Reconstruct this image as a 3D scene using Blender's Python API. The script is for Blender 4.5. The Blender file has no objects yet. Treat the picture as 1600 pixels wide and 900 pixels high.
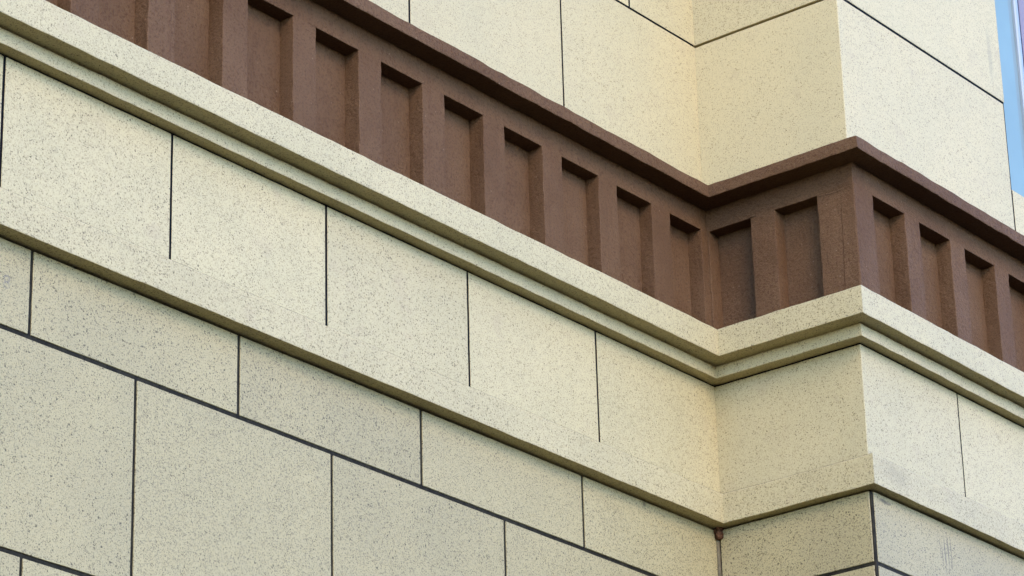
import bpy, bmesh, math, random
from mathutils import Vector, Matrix, noise
random.seed(7)
scene = bpy.context.scene
C = scene.collection

# ------------------------------------------------------------------ units
S = 0.8                       # metres per stone-slab width
Z0 = 4.80                     # height of the reference joint above the ground
def V(x, d, z):               # facade coordinates (along wall, outwards, up) -> world metres
    return Vector((x * S, -d * S, z * S + Z0))

# ------------------------------------------------------------------ camera
cd = bpy.data.cameras.new('camera'); cam = bpy.data.objects.new('camera', cd); C.objects.link(cam)
yaw, pit, rol, foc = 0.9097, 0.4001, -0.0272, 5010.44
fwd = Vector((math.sin(yaw) * math.cos(pit), math.cos(yaw) * math.cos(pit), math.sin(pit)))
rgt = Vector((math.cos(yaw), -math.sin(yaw), 0)); upv = rgt.cross(fwd)
r_ = rgt * math.cos(rol) + upv * math.sin(rol); u_ = upv * math.cos(rol) - rgt * math.sin(rol)
m = Matrix((r_, u_, -fwd)).transposed().to_4x4(); m.translation = V(-10.65, 7.2129, -3.9876)
cam.matrix_world = m
cd.sensor_width = 36; cd.sensor_fit = 'HORIZONTAL'; cd.lens = foc / 1600 * 36
cd.shift_x = -0.978 / 1600; cd.shift_y = 3.3758 / 1600
cd.clip_start = 0.1; cd.clip_end = 3000
scene.camera = cam

# ------------------------------------------------------------------ sky, sun, exposure
SUN_EL, SUN_AZ = math.radians(31), math.radians(214)     # azimuth measured clockwise from +Y: the sun stands in front of the facade
w = bpy.data.worlds.new('World'); scene.world = w; w.use_nodes = True
nt = w.node_tree; nt.nodes.clear()
sky = nt.nodes.new('ShaderNodeTexSky'); sky.sky_type = 'NISHITA'; sky.sun_disc = False
sky.sun_elevation = SUN_EL; sky.sun_rotation = SUN_AZ
sky.air_density = 1.0; sky.dust_density = 0.3; sky.ozone_density = 1.5
hs = nt.nodes.new('ShaderNodeHueSaturation'); hs.inputs['Saturation'].default_value = 1.0
tint = nt.nodes.new('ShaderNodeMix'); tint.data_type = 'RGBA'; tint.blend_type = 'MULTIPLY'; tint.inputs['Factor'].default_value = 1
tint.inputs['B'].default_value = (0.92, 1.045, 1.54, 1)
bg = nt.nodes.new('ShaderNodeBackground'); bg.inputs['Strength'].default_value = 0.15
wo = nt.nodes.new('ShaderNodeOutputWorld')
nt.links.new(sky.outputs[0], hs.inputs['Color']); nt.links.new(hs.outputs[0], tint.inputs['A'])
nt.links.new(tint.outputs['Result'], bg.inputs['Color']); nt.links.new(bg.outputs[0], wo.inputs['Surface'])
sd = bpy.data.lights.new('sun', 'SUN'); sun = bpy.data.objects.new('sun', sd); C.objects.link(sun)
sd.energy = 0.58; sd.angle = math.radians(24); sd.color = (1.0, 0.66, 0.36)
sdir = Vector((math.sin(SUN_AZ) * math.cos(SUN_EL), math.cos(SUN_AZ) * math.cos(SUN_EL), math.sin(SUN_EL)))
sun.rotation_euler = sdir.to_track_quat('Z', 'Y').to_euler(); sun.location = (0, -20, 30)
scene.view_settings.view_transform = 'Standard'; scene.view_settings.look = 'None'
scene.view_settings.gamma = 1; scene.view_settings.use_curve_mapping = False
scene.view_settings.exposure = 2.12
scene.cycles.max_bounces = 6; scene.cycles.diffuse_bounces = 2; scene.cycles.glossy_bounces = 2; scene.cycles.adaptive_threshold = 0.02

# ------------------------------------------------------------------ node helpers
class G:
    def __init__(s, name):
        s.mat = bpy.data.materials.new(name); s.mat.use_nodes = True
        s.t = s.mat.node_tree; s.b = s.t.nodes['Principled BSDF']
    def n(s, typ, **kw):
        nd = s.t.nodes.new(typ)
        for k, v in kw.items(): setattr(nd, k, v)
        return nd
    def put(s, sock, v):
        if isinstance(v, bpy.types.NodeSocket): s.t.links.new(v, sock)
        elif v is not None: sock.default_value = v
    def math(s, op, a, b=None, c=None, clamp=False):
        nd = s.n('ShaderNodeMath', operation=op, use_clamp=clamp)
        for i, v in enumerate((a, b, c)):
            if v is not None: s.put(nd.inputs[i], v)
        return nd.outputs[0]
    def vmath(s, op, a, b=None, scale=None):
        nd = s.n('ShaderNodeVectorMath', operation=op)
        s.put(nd.inputs[0], a)
        if b is not None: s.put(nd.inputs[1], b)
        if scale is not None: s.put(nd.inputs['Scale'], scale)
        return nd.outputs[0]
    def noise(s, vec, scale, detail=2, rough=.5):
        nd = s.n('ShaderNodeTexNoise'); s.put(nd.inputs['Vector'], vec)
        nd.inputs['Scale'].default_value = scale; nd.inputs['Detail'].default_value = detail; nd.inputs['Roughness'].default_value = rough
        return nd
    def voro(s, vec, scale):
        nd = s.n('ShaderNodeTexVoronoi'); s.put(nd.inputs['Vector'], vec); nd.inputs['Scale'].default_value = scale
        return nd
    def ss(s, v, a, b, x=0., y=1.):
        nd = s.n('ShaderNodeMapRange', interpolation_type='SMOOTHSTEP')
        s.put(nd.inputs[0], v); s.put(nd.inputs[1], a); s.put(nd.inputs[2], b); nd.inputs[3].default_value = x; nd.inputs[4].default_value = y
        return nd.outputs[0]
    def mix(s, f, a, b, blend='MIX'):
        nd = s.n('ShaderNodeMix', data_type='RGBA', blend_type=blend)
        s.put(nd.inputs['Factor'], f)
        for k, v in (('A', a), ('B', b)):
            if isinstance(v, tuple): v = (*v, 1) if len(v) == 3 else v
            s.put(nd.inputs[k], v)
        return nd.outputs['Result']
    def sep(s, v):
        nd = s.n('ShaderNodeSeparateXYZ'); s.put(nd.inputs[0], v); return nd.outputs
    def bump(s, h, strength, dist):
        nd = s.n('ShaderNodeBump'); s.put(nd.inputs['Height'], h); nd.inputs['Strength'].default_value = strength; nd.inputs['Distance'].default_value = dist
        s.t.links.new(nd.outputs[0], s.b.inputs['Normal'])
    def out(s, col, rough=.8, spec=.3, tone=(.575, .555, .485)):
        if isinstance(col, tuple): col = tuple(c * t for c, t in zip(col, tone))
        else: col = s.mix(1.0, col, tone, 'MULTIPLY')
        spec *= tone[1]
        s.put(s.b.inputs['Base Color'], (*col, 1) if isinstance(col, tuple) and len(col) == 3 else col)
        s.put(s.b.inputs['Roughness'], rough); s.b.inputs['Specular IOR Level'].default_value = spec
        return s.mat

def world_pos(g, random_shift=False):
    geo = g.n('ShaderNodeNewGeometry'); p = geo.outputs['Position']
    if not random_shift: return p, p
    oi = g.n('ShaderNodeObjectInfo')
    cmb = g.n('ShaderNodeCombineXYZ')
    for i, k in enumerate((37., 61., 23.)): g.put(cmb.inputs[i], g.math('MULTIPLY', oi.outputs['Random'], k))
    return p, g.vmath('ADD', p, cmb.outputs[0]), oi.outputs['Random']

def ellipse_mask(g, P, x, z, rx, rz, nz, soft=.5):
    """stain with a shape of its own at facade position (x, z), sizes in slab widths"""
    X, Y, Z = P[0], P[1], P[2]
    a = g.math('DIVIDE', g.math('SUBTRACT', X, x * S), rx * S)
    b = g.math('DIVIDE', g.math('SUBTRACT', Z, z * S + Z0), rz * S)
    r = g.math('SQRT', g.math('ADD', g.math('MULTIPLY', a, a), g.math('MULTIPLY', b, b)))
    r = g.math('ADD', r, g.math('MULTIPLY', g.math('SUBTRACT', nz, .5), 1.6))
    return g.ss(r, 1.0, 1 - soft)

def stone(name, base, base2, dens, dark, speck_amt, big_amt, extra=None, cell=150, bump=.25, mottle=.4):
    g = G(name)
    P, Q, rnd = world_pos(g, True)
    wob = g.noise(Q, 230, 2).outputs['Color']
    q = g.vmath('ADD', Q, g.vmath('SCALE', g.vmath('SUBTRACT', wob, (.5, .5, .5)), scale=.009))
    # fine mineral grains
    v1 = g.voro(q, cell); c1 = g.n('ShaderNodeSeparateColor'); g.put(c1.inputs[0], v1.outputs['Color'])
    clus = g.noise(Q, 14, 3, .6).outputs['Fac']
    pick = g.math('ADD', c1.outputs[0], g.math('MULTIPLY', g.math('SUBTRACT', clus, .5), .32))
    sel = g.ss(pick, 1 - dens, 1 - dens + .08)
    rad = g.math('MULTIPLY_ADD', c1.outputs[1], .30, .34)
    sp = g.math('MULTIPLY', g.ss(v1.outputs['Distance'], rad, g.math('SUBTRACT', rad, .22)), sel)
    sp = g.math('MULTIPLY', sp, g.math('MULTIPLY_ADD', c1.outputs[2], .65, .35))
    # coarser scattered crystals
    v2 = g.voro(q, cell * .42); c2 = g.n('ShaderNodeSeparateColor'); g.put(c2.inputs[0], v2.outputs['Color'])
    sel2 = g.ss(c2.outputs[0], 1 - dens * .45, 1 - dens * .45 + .05)
    rad2 = g.math('MULTIPLY_ADD', c2.outputs[1], .18, .16)
    sp2 = g.math('MULTIPLY', g.ss(v2.outputs['Distance'], rad2, g.math('SUBTRACT', rad2, .14)), sel2)
    # softer grey/ochre clouding between grains
    fine = g.noise(Q, 215, 2, .65).outputs['Fac']
    mid = g.noise(g.vmath('ADD', Q, (5, 9, 2)), 62, 3, .6).outputs['Fac']
    cloud = g.noise(Q, 2.3, 4, .6).outputs['Fac']
    col = g.mix(g.ss(cloud, .3, .7), base, base2)
    col = g.mix(g.math('MULTIPLY', g.ss(fine, .47, .70), mottle), col, tuple(k * .45 for k in base2))
    col = g.mix(g.math('MULTIPLY', g.ss(mid, .50, .72), mottle * .28), col, (base2[0] * .72, base2[1] * .66, base2[2] * .55))
    col = g.mix(g.math('MULTIPLY', sp, speck_amt), col, dark)
    col = g.mix(g.math('MULTIPLY', sp2, big_amt), col, tuple(k * .8 for k in dark))
    tone = g.math('MULTIPLY_ADD', rnd, .11, .945)
    cmb = g.n('ShaderNodeCombineColor')
    for i in range(3): g.put(cmb.inputs[i], tone)
    col = g.mix(1.0, col, cmb.outputs[0], 'MULTIPLY')
    if extra: col = extra(g, P, Q, col)
    h = g.math('SUBTRACT', g.math('MULTIPLY', fine, .6), g.math('MULTIPLY', g.math('ADD', sp, sp2), .5))
    g.bump(h, bump, .002)
    return g.out(col, .55, .6)

def lower_stains(g, P, Q, col):
    p = g.sep(P); X, Z = p[0], p[2]
    nz = g.noise(P, 22, 4, .65).outputs['Fac']
    outer = g.math('LESS_THAN', p[1], -.4)                      # only the projecting bay
    # run marks on the bay slab
    st = g.n('ShaderNodeCombineXYZ'); g.put(st.inputs[0], g.math('MULTIPLY', X, 95)); g.put(st.inputs[2], g.math('MULTIPLY', Z, 5))
    lines = g.ss(g.noise(st.outputs[0], 1, 1).outputs['Fac'], .52, .64)
    run = g.math('MULTIPLY', g.math('MULTIPLY', ellipse_mask(g, p, .545, .17, .085, .11, nz, .6), lines), outer)
    col = g.mix(g.math('MULTIPLY', run, .6), col, (.10, .085, .045))
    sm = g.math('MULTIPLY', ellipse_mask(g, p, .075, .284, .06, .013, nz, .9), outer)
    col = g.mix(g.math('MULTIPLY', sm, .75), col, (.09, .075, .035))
    inner = g.math('GREATER_THAN', p[1], -.05)
    dab = g.math('MULTIPLY', ellipse_mask(g, p, -.542, .297, .02, .022, nz, .8), inner)
    col = g.mix(g.math('MULTIPLY', dab, .8), col, (.10, .085, .04))
    # faint grey figure left by a marker: two stacked loops
    for zc, k in ((.172, 1), (.150, 1)):
        a = g.math('DIVIDE', g.math('SUBTRACT', X, -4.068 * S), .014 * S); b = g.math('DIVIDE', g.math('SUBTRACT', Z, zc * S + Z0), .0125 * S)
        r = g.math('SQRT', g.math('ADD', g.math('MULTIPLY', a, a), g.math('MULTIPLY', b, b)))
        ring = g.ss(g.math('ABSOLUTE', g.math('SUBTRACT', r, .85)), .38, .12)
        col = g.mix(g.math('MULTIPLY', g.math('MULTIPLY', ring, inner), g.ss(nz, .3, .6, .2, .55)), col, (.20, .19, .15))
    # dust washed down the slabs
    big = g.noise(P, 1.1, 5, .62).outputs['Fac']
    return g.mix(g.math('MULTIPLY', g.ss(big, .5, .75), .22), col, (.40, .34, .17))

def upper_stains(g, P, Q, col):
    p = g.sep(P)
    nz = g.noise(P, 14, 4, .65).outputs['Fac']
    outer = g.math('LESS_THAN', p[1], -.4)
    sm = g.math('MULTIPLY', ellipse_mask(g, p, 1.335, 2.80, .03, .22, nz, .9), outer)
    col = g.mix(g.math('MULTIPLY', sm, .30), col, (.32, .31, .19))
    gr = g.math('MULTIPLY', ellipse_mask(g, p, .11, .40, .17, .075, nz, .9), outer)
    col = g.mix(g.math('MULTIPLY', gr, .32), col, (.28, .24, .12))
    warm = g.noise(Q, 9, 3, .6).outputs['Fac']
    col = g.mix(g.math('MULTIPLY', g.ss(warm, .58, .75), .25), col, (.60, .48, .27))
    big = g.noise(P, 1.5, 5, .62).outputs['Fac']
    return g.mix(g.math('MULTIPLY', g.ss(big, .55, .8), .15), col, (.50, .42, .21))

M = {}
M['stone'] = stone('speckled_cream_stone', (.80, .68, .345), (.73, .63, .32), .46, (.12, .085, .022), .94, .7, upper_stains, cell=225, mottle=.5)
M['stone_upper'] = stone('fine_speckled_cream_stone', (.86, .72, .365), (.80, .685, .355), .36, (.19, .135, .035), .85, .45, upper_stains, cell=225, mottle=.42)
M['stone_strip'] = stone('weathered_cream_stone', (.785, .668, .335), (.715, .612, .308), .49, (.14, .098, .024), .86, .6, upper_stains, cell=200, mottle=.62)
M['granite'] = stone('grey_cream_granite', (.635, .538, .252), (.57, .488, .232), .56, (.09, .064, .018), .94, .8, lower_stains, cell=205, mottle=.72)

def stucco():
    g = G('brown_painted_stucco')
    P, Q, rnd = world_pos(g, True)
    n1 = g.noise(Q, 150, 3, .6).outputs['Fac']; n2 = g.noise(Q, 420, 2, .6).outputs['Fac']; n3 = g.noise(Q, 3.0, 5, .6).outputs['Fac']
    n4 = g.noise(P, 24, 4, .6).outputs['Fac']; n5 = g.noise(Q, 55, 3, .6).outputs['Fac']
    col = g.mix(g.ss(n3, .3, .7), (0.172, 0.092, 0.039), (0.220, 0.124, 0.056))
    col = g.mix(g.math('MULTIPLY', g.ss(n1, .46, .68), .55), col, (0.0777, 0.0301, 0.0092))
    col = g.mix(g.math('MULTIPLY', g.ss(n5, .52, .70), .30), col, (0.1924, 0.0945, 0.0409))
    col = g.mix(g.math('MULTIPLY', g.ss(n4, .60, .72), .35), col, (0.1850, 0.0945, 0.0449))
    # thin vertical brush and run marks
    p = g.sep(Q); st = g.n('ShaderNodeCombineXYZ')
    g.put(st.inputs[0], g.math('MULTIPLY', p[0], 60)); g.put(st.inputs[1], g.math('MULTIPLY', p[1], 60)); g.put(st.inputs[2], g.math('MULTIPLY', p[2], 3.5))
    run = g.noise(st.outputs[0], 1, 2).outputs['Fac']
    col = g.mix(g.math('MULTIPLY', g.ss(run, .56, .72), .16), col, (0.0888, 0.0350, 0.0119))
    v = g.voro(Q, 24); c = g.n('ShaderNodeSeparateColor'); g.put(c.inputs[0], v.outputs['Color'])
    fleck = g.math('MULTIPLY', g.ss(v.outputs['Distance'], .085, .05), g.ss(c.outputs[0], .55, .6))
    col = g.mix(g.math('MULTIPLY', fleck, .7), col, (0.3404, 0.2380, 0.1452))
    h = g.math('ADD', g.math('MULTIPLY', n1, .7), g.math('ADD', g.math('MULTIPLY', n2, .3), g.math('MULTIPLY', n5, 1.2)))
    g.bump(h, .55, .007)
    return g.out(col, .7, .2)
M['brown'] = stucco()

def plain(name, col, rough, spec=.3, scale=60, var=.35, bump=.2):
    g = G(name); P, Q = world_pos(g)
    n1 = g.noise(P, scale, 4, .6).outputs['Fac']
    c = g.mix(g.ss(n1, .3, .75), tuple(k * (1 - var) for k in col), tuple(k * (1 + var) for k in col))
    g.bump(n1, bump, .002)
    return g.out(c, rough, spec)
M['sealant'] = plain('slate_joint_sealant', (.032, .029, .017), .7, .15, 45, .45)
M['sealant_pale'] = plain('weathered_joint_sealant', (.23, .195, .11), .7, .3, 45, .35)
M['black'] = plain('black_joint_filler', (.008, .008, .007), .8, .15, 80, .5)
M['core'] = plain('grey_render', (.25, .24, .2), .9, .2, 8)
M['roof'] = plain('roof_felt', (.06, .06, .06), .9, .2, 8)
M['crack'] = plain('dark_crack', (.012, .010, .006), .9, .1, 80)
def ground_mat():
    g = G('asphalt'); P, Q = world_pos(g)
    n1 = g.noise(P, 90, 3, .7).outputs['Fac']; n2 = g.noise(P, .35, 5, .6).outputs['Fac']
    c = g.mix(g.ss(n1, .35, .7), (.030, .024, .016), (.055, .043, .028))
    c = g.mix(g.math('MULTIPLY', g.ss(n2, .45, .7), .4), c, (.033, .025, .017))
    g.bump(n1, .5, .006)
    return g.out(c, .85, .3, (.75, .72, .65))
M['asphalt'] = ground_mat()
M['blue'] = plain('pale_blue_frame_paint', (.30, .47, .45), .35, .4, 3, .05, .02)
M['pale_blue'] = plain('white_blue_gasket', (.50, .60, .62), .4, .4, 3, .04, .02)
M['lavender'] = plain('lavender_bead_paint', (.31, .42, .40), .4, .4, 3, .05, .02)
M['crack_brown'] = plain('brown_crack', (.045, .022, .010), .9, .1, 80)
M['dark'] = plain('dark_rubber', (.02, .015, .012), .5, .3, 30)
M['added_grime'] = plain('added_ledge_grime', (.060, .050, .032), .95, .1, 30, .4)
M['rust'] = plain('rusty_mud', (.15, .075, .038), .95, .1, 120, .55, .8)
g = G('window_glass'); g.b.inputs['Base Color'].default_value = (.20, .13, .08, 1)
g.b.inputs['Roughness'].default_value = .05; g.b.inputs['Specular IOR Level'].default_value = .8
M['glass'] = g.mat

# ------------------------------------------------------------------ mesh helpers
def wobble(p, amp, fr):
    return amp * (noise.noise(p * fr) + .5 * noise.noise(p * fr * 3.1 + Vector((7, 3, 1))))

def finish(name, verts, faces, mat, parent=None, sharp=35, weighted=False):
    me = bpy.data.meshes.new(name); me.from_pydata(verts, [], faces); me.update()
    me.materials.append(mat)
    bm = bmesh.new(); bm.from_mesh(me); bmesh.ops.recalc_face_normals(bm, faces=bm.faces); bm.to_mesh(me); bm.free()
    me.polygons.foreach_set('use_smooth', [True] * len(me.polygons)); me.set_sharp_from_angle(angle=math.radians(sharp))
    o = bpy.data.objects.new(name, me); C.objects.link(o)
    if parent: o.parent = parent
    if weighted: o.modifiers.new('weighted_normal', 'WEIGHTED_NORMAL').keep_sharp = True
    return o

def empty(name, parent=None, loc=(0, 0, 0)):
    o = bpy.data.objects.new(name, None); o.empty_display_size = .2; C.objects.link(o); o.location = loc
    if parent: o.parent = parent
    return o

def block(name, x0, x1, d0, d1, z0, z1, mat, parent, bev=.003, amp=0., fr=18., step=.0, round_z=True):
    """bevelled stone block in facade coordinates; long faces are cut every `step` metres and roughened by amp metres"""
    a, b = V(x0, d1, z0), V(x1, d0, z1)
    lo = Vector((min(a.x, b.x), min(a.y, b.y), min(a.z, b.z))); hi = Vector((max(a.x, b.x), max(a.y, b.y), max(a.z, b.z)))
    if step <= 0:
        bm = bmesh.new(); bmesh.ops.create_cube(bm, size=1)
        for v in bm.verts: v.co = Vector([(lo[i] + hi[i]) / 2 + v.co[i] * (hi[i] - lo[i]) for i in range(3)])
        bmesh.ops.bevel(bm, geom=bm.edges[:], offset=bev, segments=1, profile=.7, affect='EDGES')
    else:
        bm = bmesh.new()
        cs = []
        for i in range(3):
            L = hi[i] - lo[i]; n = max(1, min(70, round((L - 2 * bev) / step)))
            cs.append([lo[i], lo[i] + bev * .35] + [lo[i] + bev + (L - 2 * bev) * k / n for k in range(n + 1)] + [hi[i] - bev * .35, hi[i]])
        idx = {}
        def vert(i, j, k):
            key = (i, j, k)
            if key not in idx:
                p = Vector((cs[0][i], cs[1][j], cs[2][k]))
                # round the edges: pull points in the bevel zone towards a rounded box
                c = Vector([min(max(p[q], lo[q] + bev), hi[q] - bev) for q in range(3)]); dv = p - c
                if dv.length > 1e-9:
                    n_out = sum(1 for q in range(3) if abs(dv[q]) > 1e-9)
                    if n_out > 1: p = c + dv.normalized() * bev
                if amp:
                    p = p + Vector((wobble(p, amp, fr), wobble(p + Vector((31, 0, 0)), amp, fr), wobble(p + Vector((0, 57, 0)), amp, fr)))
                idx[key] = bm.verts.new(p)
            return idx[key]
        N = [len(c) - 1 for c in cs]
        for ax in range(3):
            u, w_ = [(1, 2), (2, 0), (0, 1)][ax]
            for side in (0, N[ax]):
                for p in range(N[u]):
                    for q in range(N[w_]):
                        def at(pp, qq):
                            t = [0, 0, 0]; t[ax] = side; t[u] = pp; t[w_] = qq; return vert(*t)
                        try: bm.faces.new((at(p, q), at(p + 1, q), at(p + 1, q + 1), at(p, q + 1)))
                        except ValueError: pass
    bmesh.ops.recalc_face_normals(bm, faces=bm.faces)
    me = bpy.data.meshes.new(name); bm.to_mesh(me); bm.free(); me.materials.append(mat)
    me.polygons.foreach_set('use_smooth', [True] * len(me.polygons)); me.set_sharp_from_angle(angle=math.radians(35))
    o = bpy.data.objects.new(name, me); C.objects.link(o); o.parent = parent
    if step > 0: o.modifiers.new('weighted_normal', 'WEIGHTED_NORMAL').keep_sharp = True
    return o

XL, XR, BACK = -14.0, 4.9, -9.0     # left end of the long wall, right side of the bay, depth of the house
def sweep(name, prof, mat, parent, step=.035, amp=.0012, fr=9., rounding=.004):
    """prof: [(d, z, x_inner, projection, radius)] swept along long wall, return, bay front and the bay's far side"""
    pts = []
    for i, (d, z, xr, pr, rad) in enumerate(prof):          # round the profile corners
        if 0 < i < len(prof) - 1 and rad > 0:
            for t, j in ((1, i - 1), (0, i), (1, i + 1)):
                q = prof[j]; L = math.hypot(q[0] - d, q[1] - z) * S
                f = min(.45, rad / max(L, 1e-6)) if t else 0
                if t: pts.append(tuple(p + (qq - p) * f for p, qq in zip((d, z, xr, pr), q[:4])))
                else:
                    a, b = prof[i - 1], prof[i + 1]
                    La = math.hypot(a[0] - d, a[1] - z) * S; Lb = math.hypot(b[0] - d, b[1] - z) * S
                    fa, fb = min(.45, rad / La) * .29, min(.45, rad / Lb) * .29
                    pts.append(tuple(p + (aa - p) * fa + (bb - p) * fb for p, aa, bb in zip((d, z, xr, pr), a[:4], b[:4])))
        else: pts.append((d, z, xr, pr))
    rows = []
    legs = [max(2, int((abs(XL) * S) / step)), max(2, int(.76 * S / step)), max(2, int(XR * S / step)), 3]
    for d, z, xr, pr in pts:
        path = [(XL, d), (xr, d), (xr, d + pr), (XR + d, d + pr), (XR + d, BACK)]
        row = []
        for k in range(4):
            (xa, da), (xb, db) = path[k], path[k + 1]
            for i in range(legs[k] + (k == 3)):
                t = i / legs[k]
                p = V(xa + (xb - xa) * t, da + (db - da) * t, z)
                if amp: p += Vector((wobble(p, amp * .4, fr), wobble(p + Vector((11, 5, 0)), amp, fr), wobble(p + Vector((0, 9, 23)), amp, fr)))
                row.append(p)
        rows.append(row)
    n = len(rows[0]); vs = [p for r in rows for p in r]
    fs = [(i * n + j, i * n + j + 1, (i + 1) * n + j + 1, (i + 1) * n + j) for i in range(len(rows) - 1) for j in range(n - 1)]
    o = finish(name, vs, fs, mat, parent, 38, True)
    o.data.materials.append(M['added_grime'])                     # assumed grime on unseen top ledges, added dark to cut bounce onto the soffits
    for p in o.data.polygons:
        if p.normal.z > .6: p.material_index = 1
    return o

# ------------------------------------------------------------------ ground
gs = 900
ground = finish('ground', [(-gs, -gs, 0), (gs, -gs, 0), (gs, gs, 0), (-gs, gs, 0)], [(0, 1, 2, 3)], M['asphalt'])
ground['kind'] = 'structure'

# ------------------------------------------------------------------ the building
house = empty('stone_clad_building')
house['label'] = 'cream speckled stone building with brown panelled frieze and projecting corner bay'
house['category'] = 'building'
ZG = -Z0 / S                       # ground level in facade units
ZR = 5.62                          # roof level
PRW = .765
core = empty('structural_core', house)
block('core_wall', XL, XR - .03, BACK, -.085, ZG - .2, ZR - .05, M['core'], core)
block('core_wall', .115, XR - .03, -.0845, PRW - .15, ZG - .2, ZR - .05, M['core'], core)

# --- lower wall of granite slabs -------------------------------------------------
lower = empty('lower_wall', house)
ROW, JW = .7504, .0165             # course height, joint width
zFb = .3159
def slab_row(parent, name, mat, z0, z1, joints, xa, xb, d, depth, jw, bev=.0022, ext=.0, amp=0., step=0.):
    xs = [xa] + [j for j in sorted(joints) if xa + .05 < j < xb - .05] + [xb]
    for i in range(len(xs) - 1):
        l = xs[i] + (jw / 2 if i else 0); r = xs[i + 1] - (jw / 2 if i < len(xs) - 2 else 0)
        pr = random.uniform(-.0009, .0009)
        block(name, l, r, d - depth, d + pr, z0, z1, mat, parent, bev=bev, amp=.0006, fr=26., step=.05)
def return_slab(parent, name, mat, z0, z1, x, da, db, depth, bev=.0022):
    return block(name, x, x + depth, da, db, z0, z1, mat, parent, bev=bev, amp=.0009, fr=26., step=.05)
XI = -.0215                        # face of the return (lower wall)
k = 0; zt = zFb - .008
while zt > ZG + .01:
    zb = (0 if k == 0 else -ROW * k) + JW / 2; zb = max(zb, ZG)
    off = -.9581 if k % 2 == 0 else -1.465
    js = [off + i for i in range(-14, 3)]
    slab_row(lower, 'stone_slab', M['granite'], zb, zt, js, XL, XI - .011, 0, .03, .0145)
    return_slab(lower, 'stone_slab', M['granite'], zb, zt, XI, .013, PRW - .0125, .03)
    jb = [XI + 1.66 + (0 if k % 2 == 0 else .5) + i for i in range(0, 4)]
    slab_row(lower, 'stone_slab', M['granite'], zb, zt, jb, XI + .0185, XR, PRW, .03, .0145)
    zt = -ROW * k - JW / 2; k += 1
# sealant behind the joints, almost flush with the slabs
sl = block('joint_sealant', XL, XI - .004, -.03, -.0048, ZG, zFb - .0075, M['sealant'], lower, bev=.001)
sl = block('joint_sealant', XI + .0042, XR - .004, -.029, PRW - .0040, ZG, zFb - .0075, M['sealant'], lower, bev=.003)
cs = block('corner_sealant', XI - .013, XI + .003, -.004, .0105, ZG, zFb - .02, M['sealant_pale'], lower, bev=.004, amp=.0012, step=.03)

# --- band course: protruding strip and stone panels -----------------------------
band = empty('band_course', house)
strip = sweep('band_strip', [(-.02, zFb, -.0045, .7649, 0), (.0659, zFb, -.0662, .7445, .004), (.0659, .4477, -.0662, .7445, .006), (.018, .4640, -.005, .7430, .004), (-.015, .4665, .02, .7420, 0)], M['stone_strip'], band, amp=.0016)
z2b = .9735
jf = [-.8326, -1.6627, -2.4931, -3.3126, -4.1156] + [-4.1156 - .815 * i for i in range(1, 13)]
XF = .0150
slab_row(band, 'stone_panel', M['stone'], .40, z2b - .0055, jf, XL, XF, 0, .03, .0125, bev=.0012)
return_slab(band, 'stone_panel', M['stone'], .40, z2b - .0055, XF, -.02, .7409, .03, bev=.003)
slab_row(band, 'stone_panel', M['stone'], .40, z2b - .0055, [.7895, 1.61, 2.43, 3.25, 4.07], XF + .001, XR, .7400, .03, .0095, bev=.0012)
block('joint_filler', XL, XF - .003, -.03, -.0016, .39, z2b + .03, M['black'], band, bev=.001)  # also bared above the panels, added as a dark shade line under the cornice
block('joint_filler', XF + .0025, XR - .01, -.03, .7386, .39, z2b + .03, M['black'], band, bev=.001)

# --- cornice ----------------------------------------------------------------------
z3b, z3t = 1.034, 1.1603
cor = sweep('cornice', [(-.02, z2b + .001, .03, .741, 0), (.0559, z2b, -.0496, .734, .005), (.0559, z3b - .0065, -.0496, .734, .003), (.0485, z3b - .0060, -.0425, .734, .0), (.0485, z3b, -.0425, .734, .0), (.1286, z3b + .001, -.1284, .7232, .005),
                        (.1286, z3t, -.1284, .7232, .006), (.03, z3t + .004, -.02, .75, 0), (-.03, z3t + .005, .04, .75, 0)], M['stone'], house, amp=.0019, fr=15)
def ribbon(name, pts, wid, mat, parent):      # thin ragged strip along points (world), width along 'wid' vector
    vs, fs = [], []
    for i, p in enumerate(pts):
        s_ = (.35 + .9 * abs(noise.noise(p * 60))) * (.4 if i in (0, len(pts) - 1) else 1)
        vs += [p - wid * s_, p + wid * s_]
        if i: fs.append((2 * i - 2, 2 * i - 1, 2 * i + 1, 2 * i))
    return finish(name, vs, fs, mat, parent)
a, b = V(-.126, .8495, z3b - .0002), V(-.052, .789, z3b - .0002)
pts = [a.lerp(b, i / 10) + Vector((.002 * noise.noise(Vector((i, 0, 0))), .002 * noise.noise(Vector((i, 5, 0))), -.0034)) for i in range(11)]
ribbon('mitre_crack', pts, Vector((.0036, .0030, 0)), M['crack'], cor)

# --- brown frieze -------------------------------------------------------------------
frieze = empty('panelled_frieze', house)
dB, dP, zPk, zCb = .0216, -.0494, 1.6772, 1.781
XB, PB = -.0143, .7586
zfb = z3t - .01
kw = dict(bev=.0026, amp=.0022, fr=30., step=.018)
bk = dict(bev=.004, amp=.0014, fr=12., step=.05)
# top rails
block('top_rail', XL, XB + .04, dP - .02, dB, zPk, zCb + .02, M['brown'], frieze, bev=.003, amp=.0015, fr=14, step=.16)
block('top_rail', XB, XB + .10, dB - .05, dB + PB + .0005, zPk + .0004, zCb + .02, M['brown'], frieze, bev=.003, amp=.0015, fr=14, step=.03)
block('top_rail', XB + .003, XR, dP + PB - .02, dB + PB, zPk + .0008, zCb + .02, M['brown'], frieze, bev=.003, amp=.0015, fr=14, step=.06)
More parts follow.
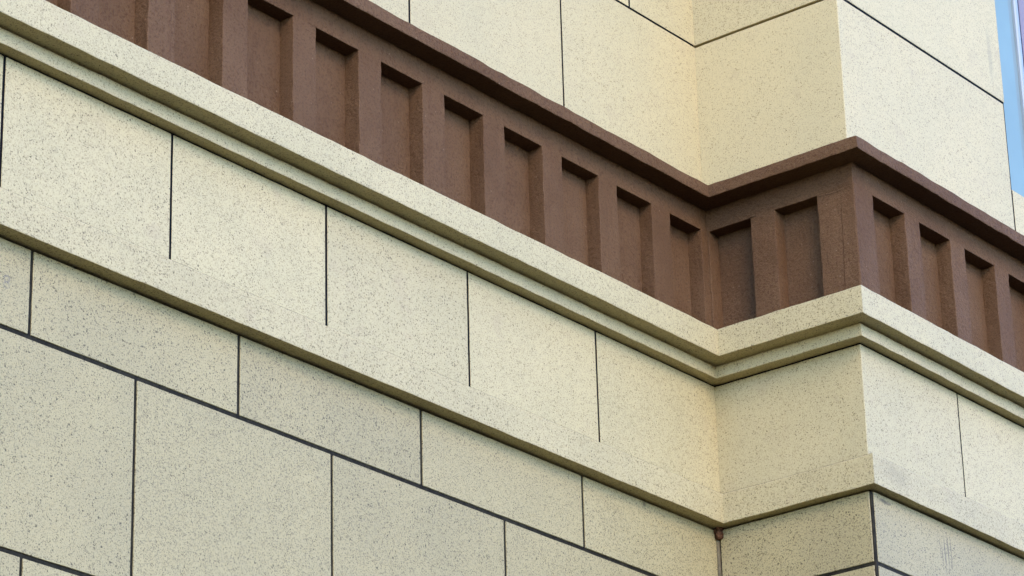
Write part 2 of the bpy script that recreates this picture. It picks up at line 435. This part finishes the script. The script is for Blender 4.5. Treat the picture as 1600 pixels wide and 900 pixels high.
# long wall: posts and recessed panels
pkR, pkS, pkW = -.0429, .3802, .2483
nP = 17
rights = [pkR - pkS * i for i in range(nP)]; rights[0] = -.060
lefts = [pkR - pkS * i - pkW + random.uniform(-.003, .003) for i in range(nP)]
rights = [r + (random.uniform(-.003, .003) if i else 0) for i, r in enumerate(rights)]
for i in range(nP):
    j = lambda: random.uniform(-.004, .004)
    xr_ = XB + .002 if i == 0 else lefts[i - 1]
    block('post', rights[i], xr_ + (0 if i == 0 else 0), dP - .015, dB + random.uniform(-.0015, .0025), zfb, zPk + .012, M['brown'], frieze, **kw)
    block('recessed_panel', lefts[i] - .01, rights[i] + .01, dP - .03, dP + random.uniform(-.006, .005), zfb, zPk + .01, M['brown'], frieze, **bk)
block('recessed_panel', XL, lefts[-1] + .002, dP - .03, dP, zfb, zPk + .01, M['brown'], frieze, bev=.004)
# return: two recesses
ra, rw, rb = .0118, .2186, .3568
dr = .071                                           # recess depth
for (da, db) in ((dB - .06, dB + ra), (dB + ra + rw, dB + rb), (dB + rb + rw, dB + PB)):
    block('post', XB + random.uniform(-.001, .0015), XB + dr + .015, da, db, zfb, zPk + .012, M['brown'], frieze, **kw)
for da in (dB + ra, dB + rb):
    block('recessed_panel', XB + dr, XB + dr + .03, da - .01, da + rw + .01, zfb, zPk + .01, M['brown'], frieze, **bk)
# bay front
ppL, ppW = .1345, .2560
pl = [ppL + pkS * i for i in range(12)]; pr = [x + ppW for x in pl]
for i in range(12):
    xl_ = XB + .0025 if i == 0 else pr[i - 1]
    block('post', xl_, pl[i], dP + PB - .015, dB + PB + random.uniform(-.0015, .0025) + (.001 if i == 0 else 0), zfb, zPk + .012, M['brown'], frieze, **kw)
    block('recessed_panel', pl[i] - .01, pr[i] + .01, dP + PB - .03, dP + PB + random.uniform(-.006, .005), zfb, zPk + .01, M['brown'], frieze, **bk)
block('post', pr[-1], XR, dP + PB - .015, dB + PB, zfb, zPk + .012, M['brown'], frieze, bev=.006)

# --- coping ----------------------------------------------------------------------------
zCt = 1.8422
sweep('coping', [(-.03, zCb + .001, .03, .76, 0), (.1172, zCb, -.1222, .761, .006), (.1172, zCt, -.1222, .761, .008), (.0, zCt + .012, -.004, .757, .0), (-.03, zCt + .014, .03, .757, 0)], M['brown'], house, amp=.0030, fr=13)

# --- upper wall ---------------------------------------------------------------------------
upper = empty('upper_wall', house)
XU, PU, zJ = .0024, .7563, 2.6024
WX0, WX1, WZ0, WZ1 = 1.438, 3.35, 2.160, 4.35
rows = [zCt - .03, zJ, zJ + ROW, zJ + 2 * ROW, zJ + 3 * ROW, ZR]
ju = .0115
for k in range(5):
    zb = rows[k] + (ju / 2 if k else 0); zt = rows[k + 1] - (ju / 2 if k < 4 else 0)
    js = [(-.9924 if k % 2 == 0 else -.489) + i for i in range(-14, 3)]
    slab_row(upper, 'stone_panel', M['stone_upper'], zb, zt, js, XL, XU, 0, .03, ju, bev=.0012)
    return_slab(upper, 'stone_panel', M['stone_upper'], zb, zt, XU, -.02, PU, .03, bev=.003)
    # bay front, broken by the window
    if zt <= WZ0 or zb >= WZ1:
        slab_row(upper, 'stone_panel', M['stone_upper'], zb, zt, [1.43, 2.4, 3.35], XU + .001, XR, PU - .0008, .03, ju, bev=.0018)
    else:
        b0 = max(zb, WZ0); t0 = min(zt, WZ1)
        block('stone_panel', XU + .001, WX0 if k else 1.43 - ju / 2, PU - .03, PU - .0008, zb, zt, M['stone_upper'], upper, bev=.0018)
        block('stone_panel', WX1, XR, PU - .03, PU - .0008, zb, zt, M['stone_upper'], upper, bev=.0018)
        if zb < WZ0: block('stone_panel', 1.43 + ju / 2, WX1 - ju, PU - .03, PU - .0012, zb, WZ0, M['stone_upper'], upper, bev=.0018)
        if zt > WZ1: block('stone_panel', WX0 + ju, WX1 - ju, PU - .03, PU - .0012, WZ1, zt, M['stone_upper'], upper, bev=.0018)
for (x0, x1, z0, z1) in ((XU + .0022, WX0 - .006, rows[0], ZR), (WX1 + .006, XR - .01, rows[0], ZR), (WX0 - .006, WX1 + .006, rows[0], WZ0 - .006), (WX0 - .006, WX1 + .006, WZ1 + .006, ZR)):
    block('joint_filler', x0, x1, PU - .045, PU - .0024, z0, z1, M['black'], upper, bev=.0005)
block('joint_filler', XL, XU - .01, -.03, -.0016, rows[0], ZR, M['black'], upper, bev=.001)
block('roof_slab', XL - .1, XR + .1, BACK - .1, .12, ZR, ZR + .22, M['roof'], house, bev=.01)
block('roof_slab', -.1, XR + .1, .1195, PU + .12, ZR + .0005, ZR + .2195, M['roof'], house, bev=.01)

# --- window ----------------------------------------------------------------------------------
win = empty('window', house)
dw = PU - .035                    # frame face, set back from the wall
def ring(name, x0, x1, z0, z1, wdt, d0, d1, mat, bev=.004):
    block(name, x0, x0 + wdt, d0, d1, z0, z1, mat, win, bev=bev); block(name, x1 - wdt, x1, d0, d1, z0, z1, mat, win, bev=bev)
    block(name, x0 + wdt, x1 - wdt, d0, d1 - .0005, z0, z0 + wdt, mat, win, bev=bev); block(name, x0 + wdt, x1 - wdt, d0, d1 - .0005, z1 - wdt, z1, mat, win, bev=bev)
ring('window_frame', WX0 - .004, WX1 + .004, WZ0 - .004, WZ1 + .004, .204, dw - .10, dw, M['blue'], .006)
i1 = .200
ring('glazing_bead', WX0 + i1, WX1 - i1, WZ0 + i1, WZ1 - i1, .050, dw - .095, dw - .010, M['lavender'], .005)
i2 = i1 + .050
ring('sash', WX0 + i2, WX1 - i2, WZ0 + i2, WZ1 - i2, .034, dw - .09, dw + .006, M['pale_blue'], .005)
i3 = i2 + .034
ring('gasket', WX0 + i3, WX1 - i3, WZ0 + i3, WZ1 - i3, .024, dw - .07, dw - .004, M['dark'], .001)
block('pane', WX0 + i3 + .006, WX1 - i3 - .006, dw - .045, dw - .024, WZ0 + i3 + .006, WZ1 - i3 - .006, M['glass'], win, bev=.0005)

# --- hairline cracks in the painted return of the frieze
def wall_crack(pts, wd):
    q = [V(XB - .0030, d, z) for d, z in pts]; out = []
    for i in range(len(q) - 1):
        for k in range(8):
            p = q[i].lerp(q[i + 1], k / 8); out.append(p + Vector((0, .0018 * noise.noise(p * 40), .0018 * noise.noise(p * 40 + Vector((5, 5, 5))))))
    out.append(q[-1])
    t = (q[-1] - q[0]).normalized()
    ribbon('hairline_crack', out, Vector((1, 0, 0)).cross(t) * wd, M['crack_brown'], frieze)
wall_crack([(.610, 1.671), (.6735, 1.6650), (.7317, 1.6660), (.772, 1.6719)], .0010)
wall_crack([(.7165, 1.655), (.7146, 1.5273), (.7117, 1.3658), (.7059, 1.20)], .0010)
wall_crack([(.2520, 1.6800), (.2850, 1.6752)], .0022)

# ------------------------------------------------------------------ lump of rusty mud stuck in the corner
bm = bmesh.new(); bmesh.ops.create_icosphere(bm, subdivisions=4, radius=1)
c = V(XI - .008, .014, .3035)
for v in bm.verts:
    n_ = v.co.copy(); r = 1 + .35 * noise.noise(n_ * 1.7 + Vector((3, 1, 4))) + .18 * noise.noise(n_ * 4.5)
    if n_.z < 0: r *= 1 + .25 * -n_.z
    hole = (n_ - Vector((-.25, -.95, -.15)).normalized()).length
    if hole < .32: r *= .62
    v.co = c + Vector((n_.x * .018, n_.y * .015, n_.z * .024)) * r
me = bpy.data.meshes.new('mud_lump'); bm.to_mesh(me); bm.free(); me.materials.append(M['rust'])
me.polygons.foreach_set('use_smooth', [True] * len(me.polygons))
lump = bpy.data.objects.new('mud_lump', me); C.objects.link(lump)
lump['label'] = 'small rusty brown lump stuck in the inner wall corner under the band'
lump['category'] = 'mud lump'
